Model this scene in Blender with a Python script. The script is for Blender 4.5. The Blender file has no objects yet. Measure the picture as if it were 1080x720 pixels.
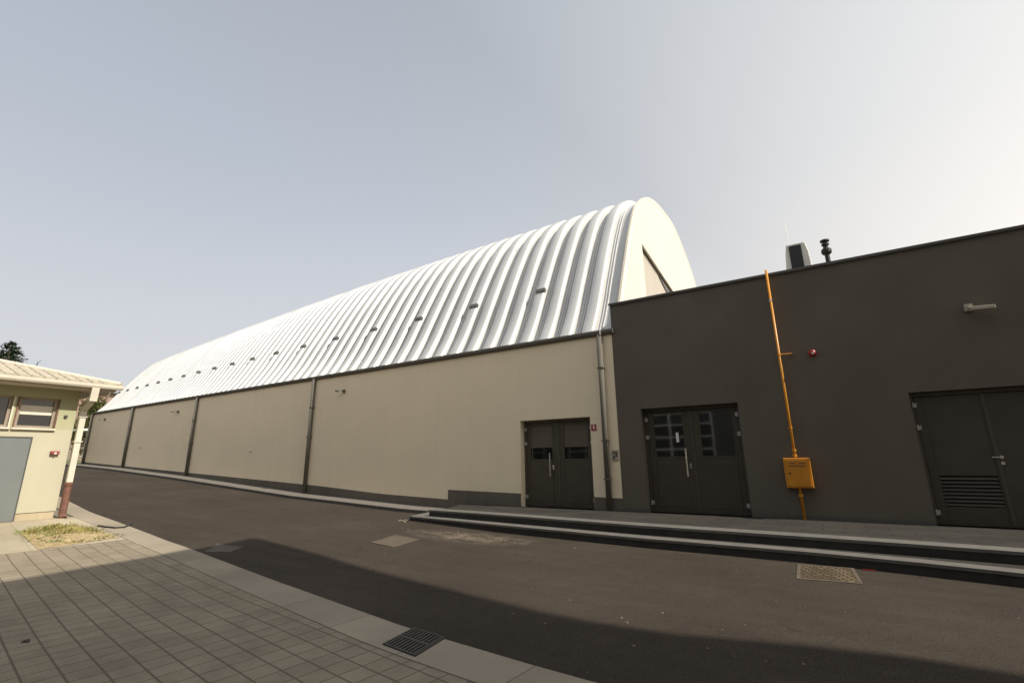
import bpy, bmesh, math, random
from mathutils import Vector, Matrix
random.seed(7)
R = math.radians
ZO = 1.5                                  # eye height above the road: all coordinates below are relative to the eye
scene = bpy.context.scene
col = scene.collection

# ------------------------------------------------------------------ materials
def new_mat(name):
    m = bpy.data.materials.new(name); m.use_nodes = True
    nt = m.node_tree; b = nt.nodes['Principled BSDF']
    return m, nt, b
def N(nt, t, **kw):
    n = nt.nodes.new(t)
    for k, v in kw.items():
        if k in n.inputs.keys(): n.inputs[k].default_value = v
        else: setattr(n, k, v)
    return n
def coords(nt, scale=(1, 1, 1), rot=(0, 0, 0), loc=(0, 0, 0)):
    g = N(nt, 'ShaderNodeNewGeometry'); mp = N(nt, 'ShaderNodeMapping')
    mp.inputs['Scale'].default_value = scale; mp.inputs['Rotation'].default_value = rot; mp.inputs['Location'].default_value = loc
    nt.links.new(g.outputs['Position'], mp.inputs['Vector'])
    return mp.outputs['Vector']
def noise(nt, vec, scale, detail=5, rough=.55):
    n = N(nt, 'ShaderNodeTexNoise', Scale=scale, Detail=detail, Roughness=rough)
    nt.links.new(vec, n.inputs['Vector']); return n.outputs['Fac']
def ramp(nt, fac, stops):
    r = N(nt, 'ShaderNodeValToRGB'); e = r.color_ramp.elements
    while len(e) < len(stops): e.new(.5)
    for i, (p, c) in enumerate(stops):
        e[i].position = p; e[i].color = (c[0], c[1], c[2], 1) if not isinstance(c, (int, float)) else (c, c, c, 1)
    nt.links.new(fac, r.inputs['Fac']); return r.outputs['Color']
def mix(nt, a, b, fac, mode='MIX'):
    n = N(nt, 'ShaderNodeMix', data_type='RGBA', blend_type=mode)
    for s, v in ((n.inputs[0], fac), (n.inputs[6], a), (n.inputs[7], b)):
        if isinstance(v, (tuple, list)): s.default_value = (v[0], v[1], v[2], 1)
        elif isinstance(v, (int, float)): s.default_value = v
        else: nt.links.new(v, s)
    return n.outputs[2]
def bump(nt, b, h, strength, dist):
    n = N(nt, 'ShaderNodeBump', Strength=strength, Distance=dist)
    nt.links.new(h, n.inputs['Height']); nt.links.new(n.outputs['Normal'], b.inputs['Normal'])
def plain(name, c, rough=.6, metal=0, var=.12, scale=3, bumps=.0, bscale=60, stretch=(1, 1, 1), spec=.5):
    m, nt, b = new_mat(name)
    v = coords(nt, stretch)
    f = noise(nt, v, scale)
    lo = [x * (1 - var) for x in c]; hi = [min(1, x * (1 + var)) for x in c]
    nt.links.new(ramp(nt, f, [(.3, lo), (.7, hi)]), b.inputs['Base Color'])
    b.inputs['Roughness'].default_value = rough; b.inputs['Metallic'].default_value = metal
    b.inputs['Specular IOR Level'].default_value = spec
    if bumps: bump(nt, b, noise(nt, coords(nt), bscale, 3), bumps, .01)
    return m
def render_mat(name, c, streak=.1, blotch=.1, rough=.9, grain=.25, cracks=False):
    m, nt, b = new_mat(name)
    v1 = noise(nt, coords(nt), .7, 6); v2 = noise(nt, coords(nt, (3.0, 3.0, .25)), 1.5, 5)
    k = mix(nt, ramp(nt, v1, [(.3, 1 - blotch), (.7, 1 + blotch)]), ramp(nt, v2, [(.35, 1 - streak), (.65, 1.0)]), 1.0, 'MULTIPLY')
    nt.links.new(mix(nt, c, k, 1.0, 'MULTIPLY'), b.inputs['Base Color'])
    b.inputs['Roughness'].default_value = rough; b.inputs['Specular IOR Level'].default_value = .25
    bump(nt, b, noise(nt, coords(nt), 90, 3), grain, .006)
    return m
M = {}
M['cream'] = render_mat('cream render', (.85, .735, .545), .025, .03)
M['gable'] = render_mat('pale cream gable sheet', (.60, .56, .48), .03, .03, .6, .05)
M['panel'] = render_mat('grey beige gable panel', (.40, .37, .32), .03, .03, .6, .05)  # greyer tone stands in for the shade inside the gable recess
M['dark'] = render_mat('dark grey render', (.132, .115, .092), .03, .09)
M['plinth'] = render_mat('grey plinth render', (.145, .128, .105), .12, .12)
M['yellow'] = render_mat('pale yellow plaster', (.43, .405, .305), .03, .04)
M['olive'] = render_mat('yellow green plaster', (.375, .37, .235), .03, .05)
M['tan'] = render_mat('tan plinth plaster', (.45, .38, .26), .15, .12)
M['beige'] = render_mat('beige render', (.42, .38, .31), .06, .06)
M['brick'] = render_mat('reddish brick wall', (.27, .185, .155), .05, .15)
M['metal'] = plain('grey painted metal', (.10, .098, .09), .45, .2, .1, 2)
M['coping'] = plain('coping metal', (.075, .07, .062), .4, .2, .08, 2)
M['gutter'] = plain('grey gutter metal', (.125, .116, .097), .75, .0, .1, 2, spec=.2)
M['door'] = plain('brown grey door paint', (.062, .053, .040), .45, .1, .12, 2.2, .05, 40)
M['frame'] = plain('dark door frame paint', (.075, .066, .052), .4, .1, .08, 3)
M['steel'] = plain('brushed steel', (.62, .60, .56), .3, .9, .05, 20)
M['white'] = plain('white paint', (.78, .77, .73), .5, 0, .05, 6)
M['ivory'] = plain('ivory painted trim', (.55, .51, .425), .6, 0, .07, 4)
M['soffit'] = plain('soffit boards', (.50, .45, .36), .8, 0, .12, 5, stretch=(1, 8, 1))
M['orange'] = plain('orange gas paint', (.57, .235, .018), .4, 0, .12, 5)
M['rustpipe'] = plain('brown iron pipe paint', (.14, .065, .045), .7, 0, .25, 14)
M['red'] = plain('red plastic', (.34, .03, .025), .4, 0, .08, 20)
M['black'] = plain('black rubber', (.02, .02, .02), .6, 0, .1, 8)
M['void'] = plain('dark void', (.008, .008, .008), .9)
M['greydoor'] = plain('blue grey door paint', (.14, .155, .152), .5, 0, .05, 2)
M['casing'] = plain('air conditioner casing', (.74, .73, .66), .5, 0, .05, 6)
M['iron'] = plain('cast iron', (.035, .033, .03), .55, .5, .3, 30)
M['cover'] = plain('worn concrete cover', (.088, .068, .047), .85, 0, .25, 9, .4, 60)
M['patch'] = plain('pale patched asphalt', (.085, .070, .056), .9, 0, .2, 12, .5, 90)
M['bark'] = plain('bark', (.09, .07, .05), .9, 0, .3, 12, .6, 30)
M['soil'] = plain('dry sandy soil', (.37, .275, .15), .95, 0, .3, 7, .8, 40)
M['lawn'] = plain('far lawn', (.22, .25, .09), .95, 0, .35, .6, .3, 10)
M['ground'] = plain('bare ground', (.17, .15, .12), .95, 0, .25, .5, .3, 10)
M['kerbside'] = plain('dark kerb stone', (.085, .078, .07), .85, 0, .2, 6, .3, 50)
M['strip'] = plain('concrete strip', (.15, .135, .115), .9, 0, .15, 5, .4, 60)
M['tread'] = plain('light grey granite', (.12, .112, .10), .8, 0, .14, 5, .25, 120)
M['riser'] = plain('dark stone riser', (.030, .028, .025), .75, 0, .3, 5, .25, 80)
M['winframe'] = plain('brown window frame', (.27, .22, .17), .6, 0, .1, 6)
M['bell'] = plain('dull red bell paint', (.24, .05, .04), .5, 0, .1, 20)
M['hinge'] = plain('dull zinc hinge', (.40, .39, .37), .5, .2, .1, 20)
M['blind'] = plain('pale window blind', (.60, .56, .48), .9, 0, .05, 9)
M['brownblind'] = plain('brown door blind', (.105, .088, .062), .6, 0, .08, 5)  # brown tone paints a reflection over the upper door glass
M['stone'] = plain('pale chippings', (.17, .145, .115), .9, 0, .3, 40)
M['leafbrown'] = plain('dead leaf', (.035, .025, .018), .8, 0, .3, 60)

def glass_mat(name, c=(.012, .013, .014), rough=.04):
    m, nt, b = new_mat(name)
    b.inputs['Base Color'].default_value = (*c, 1); b.inputs['Roughness'].default_value = rough
    b.inputs['Specular IOR Level'].default_value = .55
    bump(nt, b, noise(nt, coords(nt), 1.2, 2), .03, .02)
    return m
M['glass'] = glass_mat('dark window glass')
M['mirror'] = glass_mat('coated door glass'); M['mirror'].node_tree.nodes['Principled BSDF'].inputs['IOR'].default_value = 2.3

def asphalt():
    m, nt, b = new_mat('asphalt')
    big = noise(nt, coords(nt), .45, 5); st = noise(nt, coords(nt, (.35, 2.6, 1), (0, 0, R(6))), 1.3, 6, .6); fine = noise(nt, coords(nt), 130, 2, .7)
    c1 = ramp(nt, big, [(.3, (.038, .0302, .0235)), (.7, (.0535, .0430, .034))])
    c2 = mix(nt, c1, ramp(nt, st, [(.40, .95), (.72, 1.12)]), 1.0, 'MULTIPLY')
    mid = noise(nt, coords(nt), 42, 3, .75); pt = noise(nt, coords(nt), 6, 4, .6)
    c2 = mix(nt, c2, ramp(nt, mid, [(.32, .76), (.5, 1.0), (.70, 1.34)]), 1.0, 'MULTIPLY')
    c2 = mix(nt, c2, ramp(nt, pt, [(.35, .93), (.65, 1.07)]), 1.0, 'MULTIPLY')
    c3 = mix(nt, c2, ramp(nt, fine, [(.3, .62), (.72, 1.4)]), 1.0, 'MULTIPLY')
    # pale mortar dust trodden off the end of the steps
    g = N(nt, 'ShaderNodeNewGeometry'); d = N(nt, 'ShaderNodeVectorMath', operation='DISTANCE')
    mp = N(nt, 'ShaderNodeMapping'); mp.inputs['Scale'].default_value = (.55, 1.5, 0); mp.inputs['Location'].default_value = (6.1 * .55, -8.05 * 1.5, 0)
    nt.links.new(g.outputs['Position'], mp.inputs['Vector']); nt.links.new(mp.outputs['Vector'], d.inputs[0])
    fall = ramp(nt, d.outputs['Value'], [(0.15, 1.0), (1.0, 0.0)])
    dust = noise(nt, coords(nt, (1, 1.6, 1)), 3.2, 8, .7)
    fac = mix(nt, fall, ramp(nt, dust, [(.40, 0.0), (.62, .85)]), 1.0, 'MULTIPLY')
    c4 = mix(nt, c3, (.20, .165, .125), fac)
    spots = N(nt, 'ShaderNodeTexVoronoi', Scale=2.1); nt.links.new(coords(nt), spots.inputs['Vector'])
    c5 = mix(nt, c4, (.14, .12, .095), ramp(nt, spots.outputs['Distance'], [(0.015, .5), (.035, 0)]))
    cr = N(nt, 'ShaderNodeTexVoronoi', feature='DISTANCE_TO_EDGE', Scale=.55)
    wob = N(nt, 'ShaderNodeVectorMath', operation='ADD'); nz = N(nt, 'ShaderNodeTexNoise', Scale=1.6, Detail=4); nt.links.new(coords(nt), nz.inputs['Vector'])
    sc_ = N(nt, 'ShaderNodeVectorMath', operation='SCALE'); sc_.inputs['Scale'].default_value = .5; nt.links.new(nz.outputs['Color'], sc_.inputs[0])
    nt.links.new(coords(nt), wob.inputs[0]); nt.links.new(sc_.outputs[0], wob.inputs[1]); nt.links.new(wob.outputs[0], cr.inputs['Vector'])
    cm = mix(nt, ramp(nt, cr.outputs['Distance'], [(.002, 1.0), (.006, 0.0)]), ramp(nt, noise(nt, coords(nt), .35, 2), [(.50, 0.0), (.60, .55)]), 1.0, 'MULTIPLY')
    c5 = mix(nt, c5, (.016, .013, .011), cm)
    nt.links.new(c5, b.inputs['Base Color']); b.inputs['Roughness'].default_value = .92; b.inputs['Specular IOR Level'].default_value = .15
    bump(nt, b, fine, .55, .008)
    return m
M['asphalt'] = asphalt()

def paving():
    m, nt, b = new_mat('paving tiles')
    v = coords(nt, (1, 1, 1), (0, 0, R(7.2)), (.04, -.118, 0))
    br = N(nt, 'ShaderNodeTexBrick', offset=.5, offset_frequency=1, squash=1.0, squash_frequency=1)
    br.inputs['Scale'].default_value = 1.0; br.inputs['Brick Width'].default_value = .203; br.inputs['Row Height'].default_value = .203
    br.inputs['Mortar Size'].default_value = .006; br.inputs['Mortar Smooth'].default_value = .35; br.inputs['Bias'].default_value = 0
    br.inputs['Color1'].default_value = (.25, .21, .154, 1); br.inputs['Color2'].default_value = (.282, .238, .178, 1); br.inputs['Mortar'].default_value = (.115, .092, .066, 1)
    nt.links.new(v, br.inputs['Vector'])
    # the long joints are wider and deeper than the cross joints
    sep = N(nt, 'ShaderNodeSeparateXYZ'); nt.links.new(v, sep.inputs[0])
    mo = N(nt, 'ShaderNodeMath', operation='PINGPONG'); mo.inputs[1].default_value = .1015; nt.links.new(sep.outputs['Y'], mo.inputs[0])
    joint = ramp(nt, mo.outputs[0], [(.003, 1.0), (.0095, 0.0)])
    big = noise(nt, coords(nt), .8, 6); fine = noise(nt, coords(nt), 70, 3)
    c = mix(nt, br.outputs['Color'], ramp(nt, big, [(.3, .82), (.72, 1.12)]), 1.0, 'MULTIPLY')
    c = mix(nt, c, ramp(nt, fine, [(.3, .86), (.7, 1.1)]), 1.0, 'MULTIPLY')
    stain = noise(nt, coords(nt), 3.1, 7, .65)
    c = mix(nt, c, ramp(nt, stain, [(.36, .84), (.55, 1.0), (.75, 1.08)]), 1.0, 'MULTIPLY')
    c = mix(nt, c, (.125, .10, .072), joint)
    nt.links.new(c, b.inputs['Base Color']); b.inputs['Roughness'].default_value = .9; b.inputs['Specular IOR Level'].default_value = .25
    inv = N(nt, 'ShaderNodeMath', operation='MAXIMUM'); nt.links.new(br.outputs['Fac'], inv.inputs[0]); nt.links.new(joint, inv.inputs[1])
    h = N(nt, 'ShaderNodeMath', operation='MULTIPLY_ADD'); h.inputs[1].default_value = -1.0; nt.links.new(inv.outputs[0], h.inputs[0])
    fm = N(nt, 'ShaderNodeMath', operation='MULTIPLY'); fm.inputs[1].default_value = .25; nt.links.new(fine, fm.inputs[0]); nt.links.new(fm.outputs[0], h.inputs[2])
    bump(nt, b, h.outputs[0], .6, .006)
    return m
M['paving'] = paving()

def slabs(name, base, w, hgt, rot=0, joint=.5, var=.12, off=.0, mort=.008):
    m, nt, b = new_mat(name)
    v = coords(nt, (1, 1, 1), (0, 0, R(rot)), (.31, .13, 0))
    br = N(nt, 'ShaderNodeTexBrick', offset=off, offset_frequency=2)
    br.inputs['Scale'].default_value = 1; br.inputs['Brick Width'].default_value = w; br.inputs['Row Height'].default_value = hgt
    br.inputs['Mortar Size'].default_value = mort; br.inputs['Mortar Smooth'].default_value = .3
    br.inputs['Color1'].default_value = (*[x * (1 - var) for x in base], 1); br.inputs['Color2'].default_value = (*[x * (1 + var) for x in base], 1)
    br.inputs['Mortar'].default_value = (*[x * joint for x in base], 1)
    nt.links.new(v, br.inputs['Vector'])
    big = noise(nt, coords(nt), 1.1, 6); fine = noise(nt, coords(nt), 80, 3)
    c = mix(nt, br.outputs['Color'], ramp(nt, big, [(.3, .82), (.7, 1.12)]), 1.0, 'MULTIPLY')
    c = mix(nt, c, ramp(nt, fine, [(.3, .88), (.7, 1.1)]), 1.0, 'MULTIPLY')
    nt.links.new(c, b.inputs['Base Color']); b.inputs['Roughness'].default_value = .92; b.inputs['Specular IOR Level'].default_value = .12
    bump(nt, b, fine, .3, .005)
    return m
M['kerb'] = slabs('kerb slabs', (.29, .25, .195), 1.0, 30, 6.3, .6, .06)
M['pad'] = slabs('old concrete pad', (.36, .31, .23), 1.9, 1.4, 8, .75, .06)
M['studs'] = slabs('studded cover', (.125, .095, .06), .085, .1, 3, .45, .3, .5, .016)
M['landing'] = slabs('dark landing tiles', (.045, .041, .036), .6, .3, 1.5, .55, .12, .5)
M['tile_roof'] = plain('cream tile sheet', (.39, .35, .28), .75, 0, .2, 8, .3, 40)

def roof_mat():
    m, nt, b = new_mat('bright zinc roof sheet')
    v = noise(nt, coords(nt, (1, .35, .35)), 1.6, 6); fine = noise(nt, coords(nt, (30, 2, 2)), 1.0, 3)
    c = ramp(nt, v, [(.3, (.49, .49, .487)), (.7, (.57, .57, .562))])
    nt.links.new(c, b.inputs['Base Color'])
    b.inputs['Metallic'].default_value = .22
    nt.links.new(ramp(nt, fine, [(.3, .34), (.7, .48)]), b.inputs['Roughness'])
    return m
M['roof'] = roof_mat()

def foliage(name, a, c, scale=2.0):
    m, nt, b = new_mat(name)
    f = noise(nt, coords(nt), scale, 4)
    nt.links.new(ramp(nt, f, [(.3, a), (.7, c)]), b.inputs['Base Color'])
    b.inputs['Roughness'].default_value = .7; b.inputs['Specular IOR Level'].default_value = .25
    return m
M['pine'] = foliage('dark needles', (.016, .030, .014), (.040, .060, .026), 3)
M['leaves'] = foliage('olive leaves', (.045, .062, .014), (.115, .105, .030), 1.5)
M['drygrass'] = foliage('dry grass blades', (.085, .135, .028), (.33, .265, .09), 2.4)

# ------------------------------------------------------------------ mesh builder
class MB:
    def __init__(self): self.v = []; self.f = []
    def add(self, vs, fs):
        o = len(self.v); self.v += [tuple(x) for x in vs]; self.f += [tuple(i + o for i in f) for f in fs]; return self
    def box(self, x0, x1, y0, y1, z0, z1, mat=None):
        vs = [Vector((x, y, z)) for z in (z0, z1) for y in (y0, y1) for x in (x0, x1)]
        if mat is not None: vs = [mat @ p for p in vs]
        return self.add(vs, [(0, 2, 3, 1), (4, 5, 7, 6), (0, 1, 5, 4), (2, 6, 7, 3), (0, 4, 6, 2), (1, 3, 7, 5)])
    def prism(self, pts, z0, z1):
        """vertical prism over an xy outline; z0 and z1 are numbers or functions of x"""
        n = len(pts); a = z0 if callable(z0) else (lambda x: z0); c = z1 if callable(z1) else (lambda x: z1)
        ar = sum(pts[i][0] * pts[(i + 1) % n][1] - pts[(i + 1) % n][0] * pts[i][1] for i in range(n))
        if ar < 0: pts = pts[::-1]
        vs = [(x, y, a(x)) for x, y in pts] + [(x, y, c(x)) for x, y in pts]
        return self.add(vs, [tuple(range(n))[::-1], tuple(range(n, 2 * n))] + [(i, (i + 1) % n, n + (i + 1) % n, n + i) for i in range(n)])
    def slab_x(self, pts, x0, x1):
        """prism along x over a yz outline"""
        n = len(pts)
        ar = sum(pts[i][0] * pts[(i + 1) % n][1] - pts[(i + 1) % n][0] * pts[i][1] for i in range(n))
        if ar < 0: pts = pts[::-1]
        vs = [(x0, y, z) for y, z in pts] + [(x1, y, z) for y, z in pts]
        return self.add(vs, [tuple(range(n))[::-1], tuple(range(n, 2 * n))] + [(i, (i + 1) % n, n + (i + 1) % n, n + i) for i in range(n)])
    def slab_y(self, pts, y0, y1):
        n = len(pts)
        ar = sum(pts[i][0] * pts[(i + 1) % n][1] - pts[(i + 1) % n][0] * pts[i][1] for i in range(n))
        if ar > 0: pts = pts[::-1]
        vs = [(x, y0, z) for x, z in pts] + [(x, y1, z) for x, z in pts]
        return self.add(vs, [tuple(range(n))[::-1], tuple(range(n, 2 * n))] + [(i, (i + 1) % n, n + (i + 1) % n, n + i) for i in range(n)])
    def tube(self, pts, r, n=12, caps=True):
        pts = [Vector(p) for p in pts]; rings = []
        rr = r if isinstance(r, (list, tuple)) else [r] * len(pts)
        up = None
        for i, p in enumerate(pts):
            d = (pts[min(i + 1, len(pts) - 1)] - pts[max(i - 1, 0)]).normalized()
            if up is None: up = d.orthogonal().normalized()
            up = (up - d * up.dot(d)).normalized(); s = d.cross(up)
            rings.append([p + (up * math.cos(2 * math.pi * k / n) + s * math.sin(2 * math.pi * k / n)) * rr[i] for k in range(n)])
        vs = [q for g in rings for q in g]; fs = []
        for i in range(len(pts) - 1):
            for k in range(n):
                fs.append((i * n + k, i * n + (k + 1) % n, (i + 1) * n + (k + 1) % n, (i + 1) * n + k))
        if caps: fs += [tuple(range(n))[::-1], tuple(range((len(pts) - 1) * n, len(pts) * n))]
        return self.add(vs, fs)
    def lathe(self, c, prof, n=20):
        return self.tube([(c[0], c[1], c[2] + z) for z, r in prof], [r for z, r in prof], n)
    def strip(self, xs, ya, yb, z, ny=1):
        """sheet between two edges ya(x), yb(x) at height z(x)"""
        vs = []; fs = []
        for x in xs:
            for j in range(ny + 1):
                t = j / ny; vs.append((x, ya(x) * (1 - t) + yb(x) * t, z(x)))
        for i in range(len(xs) - 1):
            for j in range(ny):
                a = i * (ny + 1) + j; fs.append((a, a + ny + 1, a + ny + 2, a + 1))
        return self.add(vs, fs)
def tag(o, label=None, cat=None, group=None, kind=None):
    if label: o['label'] = label
    if cat: o['category'] = cat
    if group: o['group'] = group
    if kind: o['kind'] = kind
    return o
def world_base(o):
    b = Vector(o['_b']) if '_b' in o else Vector((0, 0, 0)); return b
BASES = {}
def empty(name, loc, label, cat, group=None):
    o = bpy.data.objects.new(name, None); col.objects.link(o)
    o.empty_display_size = .2
    o.location = (loc[0], loc[1], loc[2] + ZO); BASES[o] = Vector(loc)
    return tag(o, label, cat, group)
def build(mb, name, mat, parent=None, base=None, bevel=0, smooth=False):
    """one mesh object; its coordinates are given in the eye frame, stored relative to its parent's base"""
    b = BASES[parent] if parent is not None else Vector(base or (0, 0, 0))
    me = bpy.data.meshes.new(name)
    me.from_pydata([(x - b[0], y - b[1], z - b[2]) for x, y, z in mb.v], [], mb.f); me.update()
    bm = bmesh.new(); bm.from_mesh(me); bmesh.ops.recalc_face_normals(bm, faces=bm.faces) if not getattr(mb, 'sheet', False) else None
    bm.to_mesh(me); bm.free()
    for m in (mat if isinstance(mat, (list, tuple)) else [mat]): me.materials.append(m)
    o = bpy.data.objects.new(name, me); col.objects.link(o)
    if parent is not None: o.parent = parent
    else: o.location = (b[0], b[1], b[2] + ZO)
    BASES[o] = b
    if smooth:
        for p in me.polygons: p.use_smooth = True
    if bevel:
        md = o.modifiers.new('bevel', 'BEVEL'); md.width = bevel; md.segments = 2; md.limit_method = 'ANGLE'; md.harden_normals = False
    return o
def sheet(mb): mb.sheet = True; return mb

# ------------------------------------------------------------------ lie of the land
PX = [(-400, .75), (-90, .70), (-60, .60), (-38.7, .02), (-32, -.26), (-24.9, -.64), (-15.8, -1.20), (-10.4, -1.42), (-6, -1.5), (60, -1.52)]
def interp(T, x):
    if x <= T[0][0]: return T[0][1]
    for (a, p), (b, q) in zip(T, T[1:]):
        if x <= b: return p + (q - p) * (x - a) / (b - a)
    return T[-1][1]
def gz(x): return interp(PX, x)
KERB = [(-60, 9.6), (-38, 7.3), (-25, 6.0), (-16.2, 5.06), (-13.3, 4.82), (-11.4, 4.64), (-9.67, 4.46), (-7.46, 4.15), (-5.87, 3.93), (-3.29, 3.52), (-1.65, 3.38), (.3, 3.4), (1.6, 3.75), (2.6, 4.6), (3.4, 5.1), (30, 3.9)]
def ky(x): return interp(KERB, x)
def kin(x): return ky(x) - (.46 if x < 1 else .46)
def xs_range(a, b, step):
    n = max(1, int(round((b - a) / step))); return [a + (b - a) * i / n for i in range(n + 1)]
XS = xs_range(-60, 30, .75)

mb = sheet(MB()); gx = [-400, -250, -150, -90, -75] + XS + [45, 60, 120, 300]; gx = sorted(set(gx))
mb.strip(gx, lambda x: -300, lambda x: 400, lambda x: gz(x) - .05, 1)
tag(build(mb, 'ground', M['ground']), kind='structure')
mb = sheet(MB()).strip(XS, ky, lambda x: 10.42 if x < -9.15 else 11.1, gz, 4)
tag(build(mb, 'road', M['asphalt']), kind='structure')
mb = sheet(MB()).strip(xs_range(-11.22, 12, .5), lambda x: -9.0, kin, lambda x: gz(x) + .03, 2)
tag(build(mb, 'paving', M['paving']), kind='structure')
mb = sheet(MB()).strip(xs_range(-15.3, -11.225, .5), lambda x: -9.0, kin, lambda x: gz(x) + .03, 2)
tag(build(mb, 'concrete_pad', M['pad']), kind='structure')
mb = sheet(MB()).strip(xs_range(-60, -15.305, 1), lambda x: 5 - 14, kin, lambda x: gz(x) + .015, 2)
tag(build(mb, 'verge', M['ground']), kind='structure')
# kerb: a flush border of slabs with a low face towards the asphalt
mb = MB(); xs = xs_range(-60, 12, .5); n = len(xs); vs = []
for x in xs: vs += [(x, kin(x) - .003, gz(x) - .05), (x, kin(x) - .003, gz(x) + .036), (x, ky(x) - .012, gz(x) + .036), (x, ky(x), gz(x) + .026), (x, ky(x), gz(x) - .05)]
mb.add(vs, [(i * 5 + k, (i + 1) * 5 + k, (i + 1) * 5 + k + 1, i * 5 + k + 1) for i in range(n - 1) for k in range(4)])
tag(build(mb, 'kerb', M['kerb']), kind='structure')
# strip along the hangar with its dark kerb face
mb = MB(); xs = xs_range(-44, -9.1, .6); n = len(xs); vs = []
for x in xs:
    y0 = 10.45
    vs += [(x, y0, gz(x) - .05), (x, y0, gz(x) + .085), (x, y0 + .015, gz(x) + .10), (x, 11.3, gz(x) + .11)]
mb.add(vs, [(i * 4 + k, (i + 1) * 4 + k, (i + 1) * 4 + k + 1, i * 4 + k + 1) for i in range(n - 1) for k in range(3)])
o = build(mb, 'wall_strip', [M['strip'], M['kerbside']]); tag(o, kind='structure')
for p in o.data.polygons:
    if abs(p.normal.z) < .5: p.material_index = 1
# far lawn beyond the end of the road
mb = sheet(MB()).strip(xs_range(-140, -43, 3), lambda x: 9.7, lambda x: 60, lambda x: gz(x) + .02, 1)
tag(build(mb, 'lawn', M['lawn']), kind='structure')
# dry grass bed in the pad
bed = [(-13.5, 3.2), (-14.15, 3.85), (-13.3, 4.2), (-11.5, 4.14), (-11.25, 2.95)]
mb = sheet(MB()); k = len(bed)
mb.add([(x, y, gz(x) + .036) for x, y in bed], [tuple(range(k))[::-1]])
tag(build(mb, 'soil', M['soil']), kind='structure')
def inside(px, py, poly):
    c = False; n = len(poly)
    for i in range(n):
        x0, y0 = poly[i]; x1, y1 = poly[(i + 1) % n]
        if (y0 > py) != (y1 > py) and px < (x1 - x0) * (py - y0) / (y1 - y0) + x0: c = not c
    return c
mb = MB(); cnt = 0
tufts = [(random.uniform(-14, -11.4), random.uniform(3, 4.15)) for _ in range(130)]
tufts = [t for t in tufts if inside(*t, bed) and random.random() < (1.0 if t[0] < -12.3 else .35)]
for tx, ty in tufts:
    big = random.uniform(.6, 1.2) * (1.25 if tx < -12.6 else .7)
    for _ in range(random.randint(8, 20)):
        a = random.uniform(0, 6.28); rr = random.uniform(0, .12); h = random.uniform(.03, .085) * big; l = random.uniform(.02, .10)
        x, y = tx + rr * math.cos(a), ty + rr * math.sin(a); z = gz(x) + .03; w = random.uniform(.004, .008)
        dx, dy = math.cos(a), math.sin(a)
        mb.add([(x - dy * w, y + dx * w, z), (x + dy * w, y - dx * w, z), (x + dx * l * .5 + dy * w * .7, y + dy * l * .5 - dx * w * .7, z + h * .7), (x + dx * l, y + dy * l, z + h)], [(0, 1, 2), (0, 2, 3)])
tag(build(sheet(mb), 'dry_grass', M['drygrass']), kind='stuff')

# ------------------------------------------------------------------ hangar
H = empty('hangar', (-21, 11.3, -1.0), 'long cream hangar under a ribbed silver barrel roof', 'hangar')
W0 = 11.2
mb = MB()
zb = lambda x: gz(x) + .02
def wall_quad(mb, x0, x1, z0a, z0b, z1a, z1b, y0=W0, y1=W0 + .3):
    mb.slab_y([(x0, z0a), (x1, z0b), (x1, z1b), (x0, z1a)], y0, y1)
seg = xs_range(-38, -9.24, 1.0) + xs_range(-9.24, -6.74, 1.25)[1:]
eave = 3.17
mb.slab_y([(x, gz(x) - .05) for x in seg] + [(-6.74, eave), (-38, eave)], W0, W0 + .3)
wall_quad(mb, -6.74, -4.68, 1.03, 1.03, eave, eave)
wall_quad(mb, -4.68, -3.965, -1.3, -1.3, eave, eave)
build(mb, 'wall', M['cream'], H)
PL = [(-38, .215), (-37.9, .20), (-15.0, -.83), (-12.1, -1.01), (-9.25, -1.10)]
mb = MB()
sx = xs_range(-38.01, -9.24, .9)
mb.slab_y([(x, gz(x) - .03) for x in sx] + [(x, interp(PL, x)) for x in sx[::-1]], W0 - .012, W0 + .05)
mb.slab_y([(-9.238, -1.48), (-6.752, -1.3), (-6.752, -.875), (-9.238, -.83)], W0 - .018, W0 + .05)
wall_quad(mb, -4.67, -3.966, -1.3, -1.3, -.905, -.92, W0 - .018, W0 + .05)
build(mb, 'plinth', M['plinth'], H)

# roof: arched ribbed sheet; its outline follows the arch, lower towards the far end
ARC = [(11.45, 3.15), (12.1, 3.95), (12.75, 5.44), (13.7, 7.16), (14.6, 8.41), (15.9, 9.37), (17.3, 9.93), (19.0, 10.22), (20.8, 10.28), (22.8, 9.68), (24.6, 8.75), (26.0, 7.2), (27.5, 4.9), (28.2, 3.15)]
ARC[1] = (12.06, 4.12)
def smooth_curve(C, n):
    C = [(2 * C[0][0] - C[1][0], 2 * C[0][1] - C[1][1])] + C + [(2 * C[-1][0] - C[-2][0], 2 * C[-1][1] - C[-2][1])]
    o = []
    for i in range(1, len(C) - 2):
        for s in range(n):
            t = s / n; a, b, c, d = C[i - 1:i + 3]
            o.append(tuple(.5 * (2 * b[k] + (c[k] - a[k]) * t + (2 * a[k] - 5 * b[k] + 4 * c[k] - d[k]) * t * t + (-a[k] + 3 * b[k] - 3 * c[k] + d[k]) * t ** 3) for k in (0, 1)))
    return o + [C[-2]]
AP = smooth_curve(ARC, 7)
def tscale(x):
    t = (-3.977 - x) / 34.0; return 1 - .0344 * t - .170 * t * t
VENT = [-6.68, -9.35, -11.94, -14.40, -16.77, -19.04, -21.14, -23.18, -25.05, -26.83, -28.53, -30.25, -31.87, -33.42, -34.95, -36.36, -37.81, -39.13]
ribs = []                                   # rib centres, four to a vent
for i in range(4): ribs.append(VENT[0] + .66 * (4 - i))
for a, b in zip(VENT, VENT[1:]):
    for k in range(4): ribs.append(a + (b - a) * k / 4)
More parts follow.
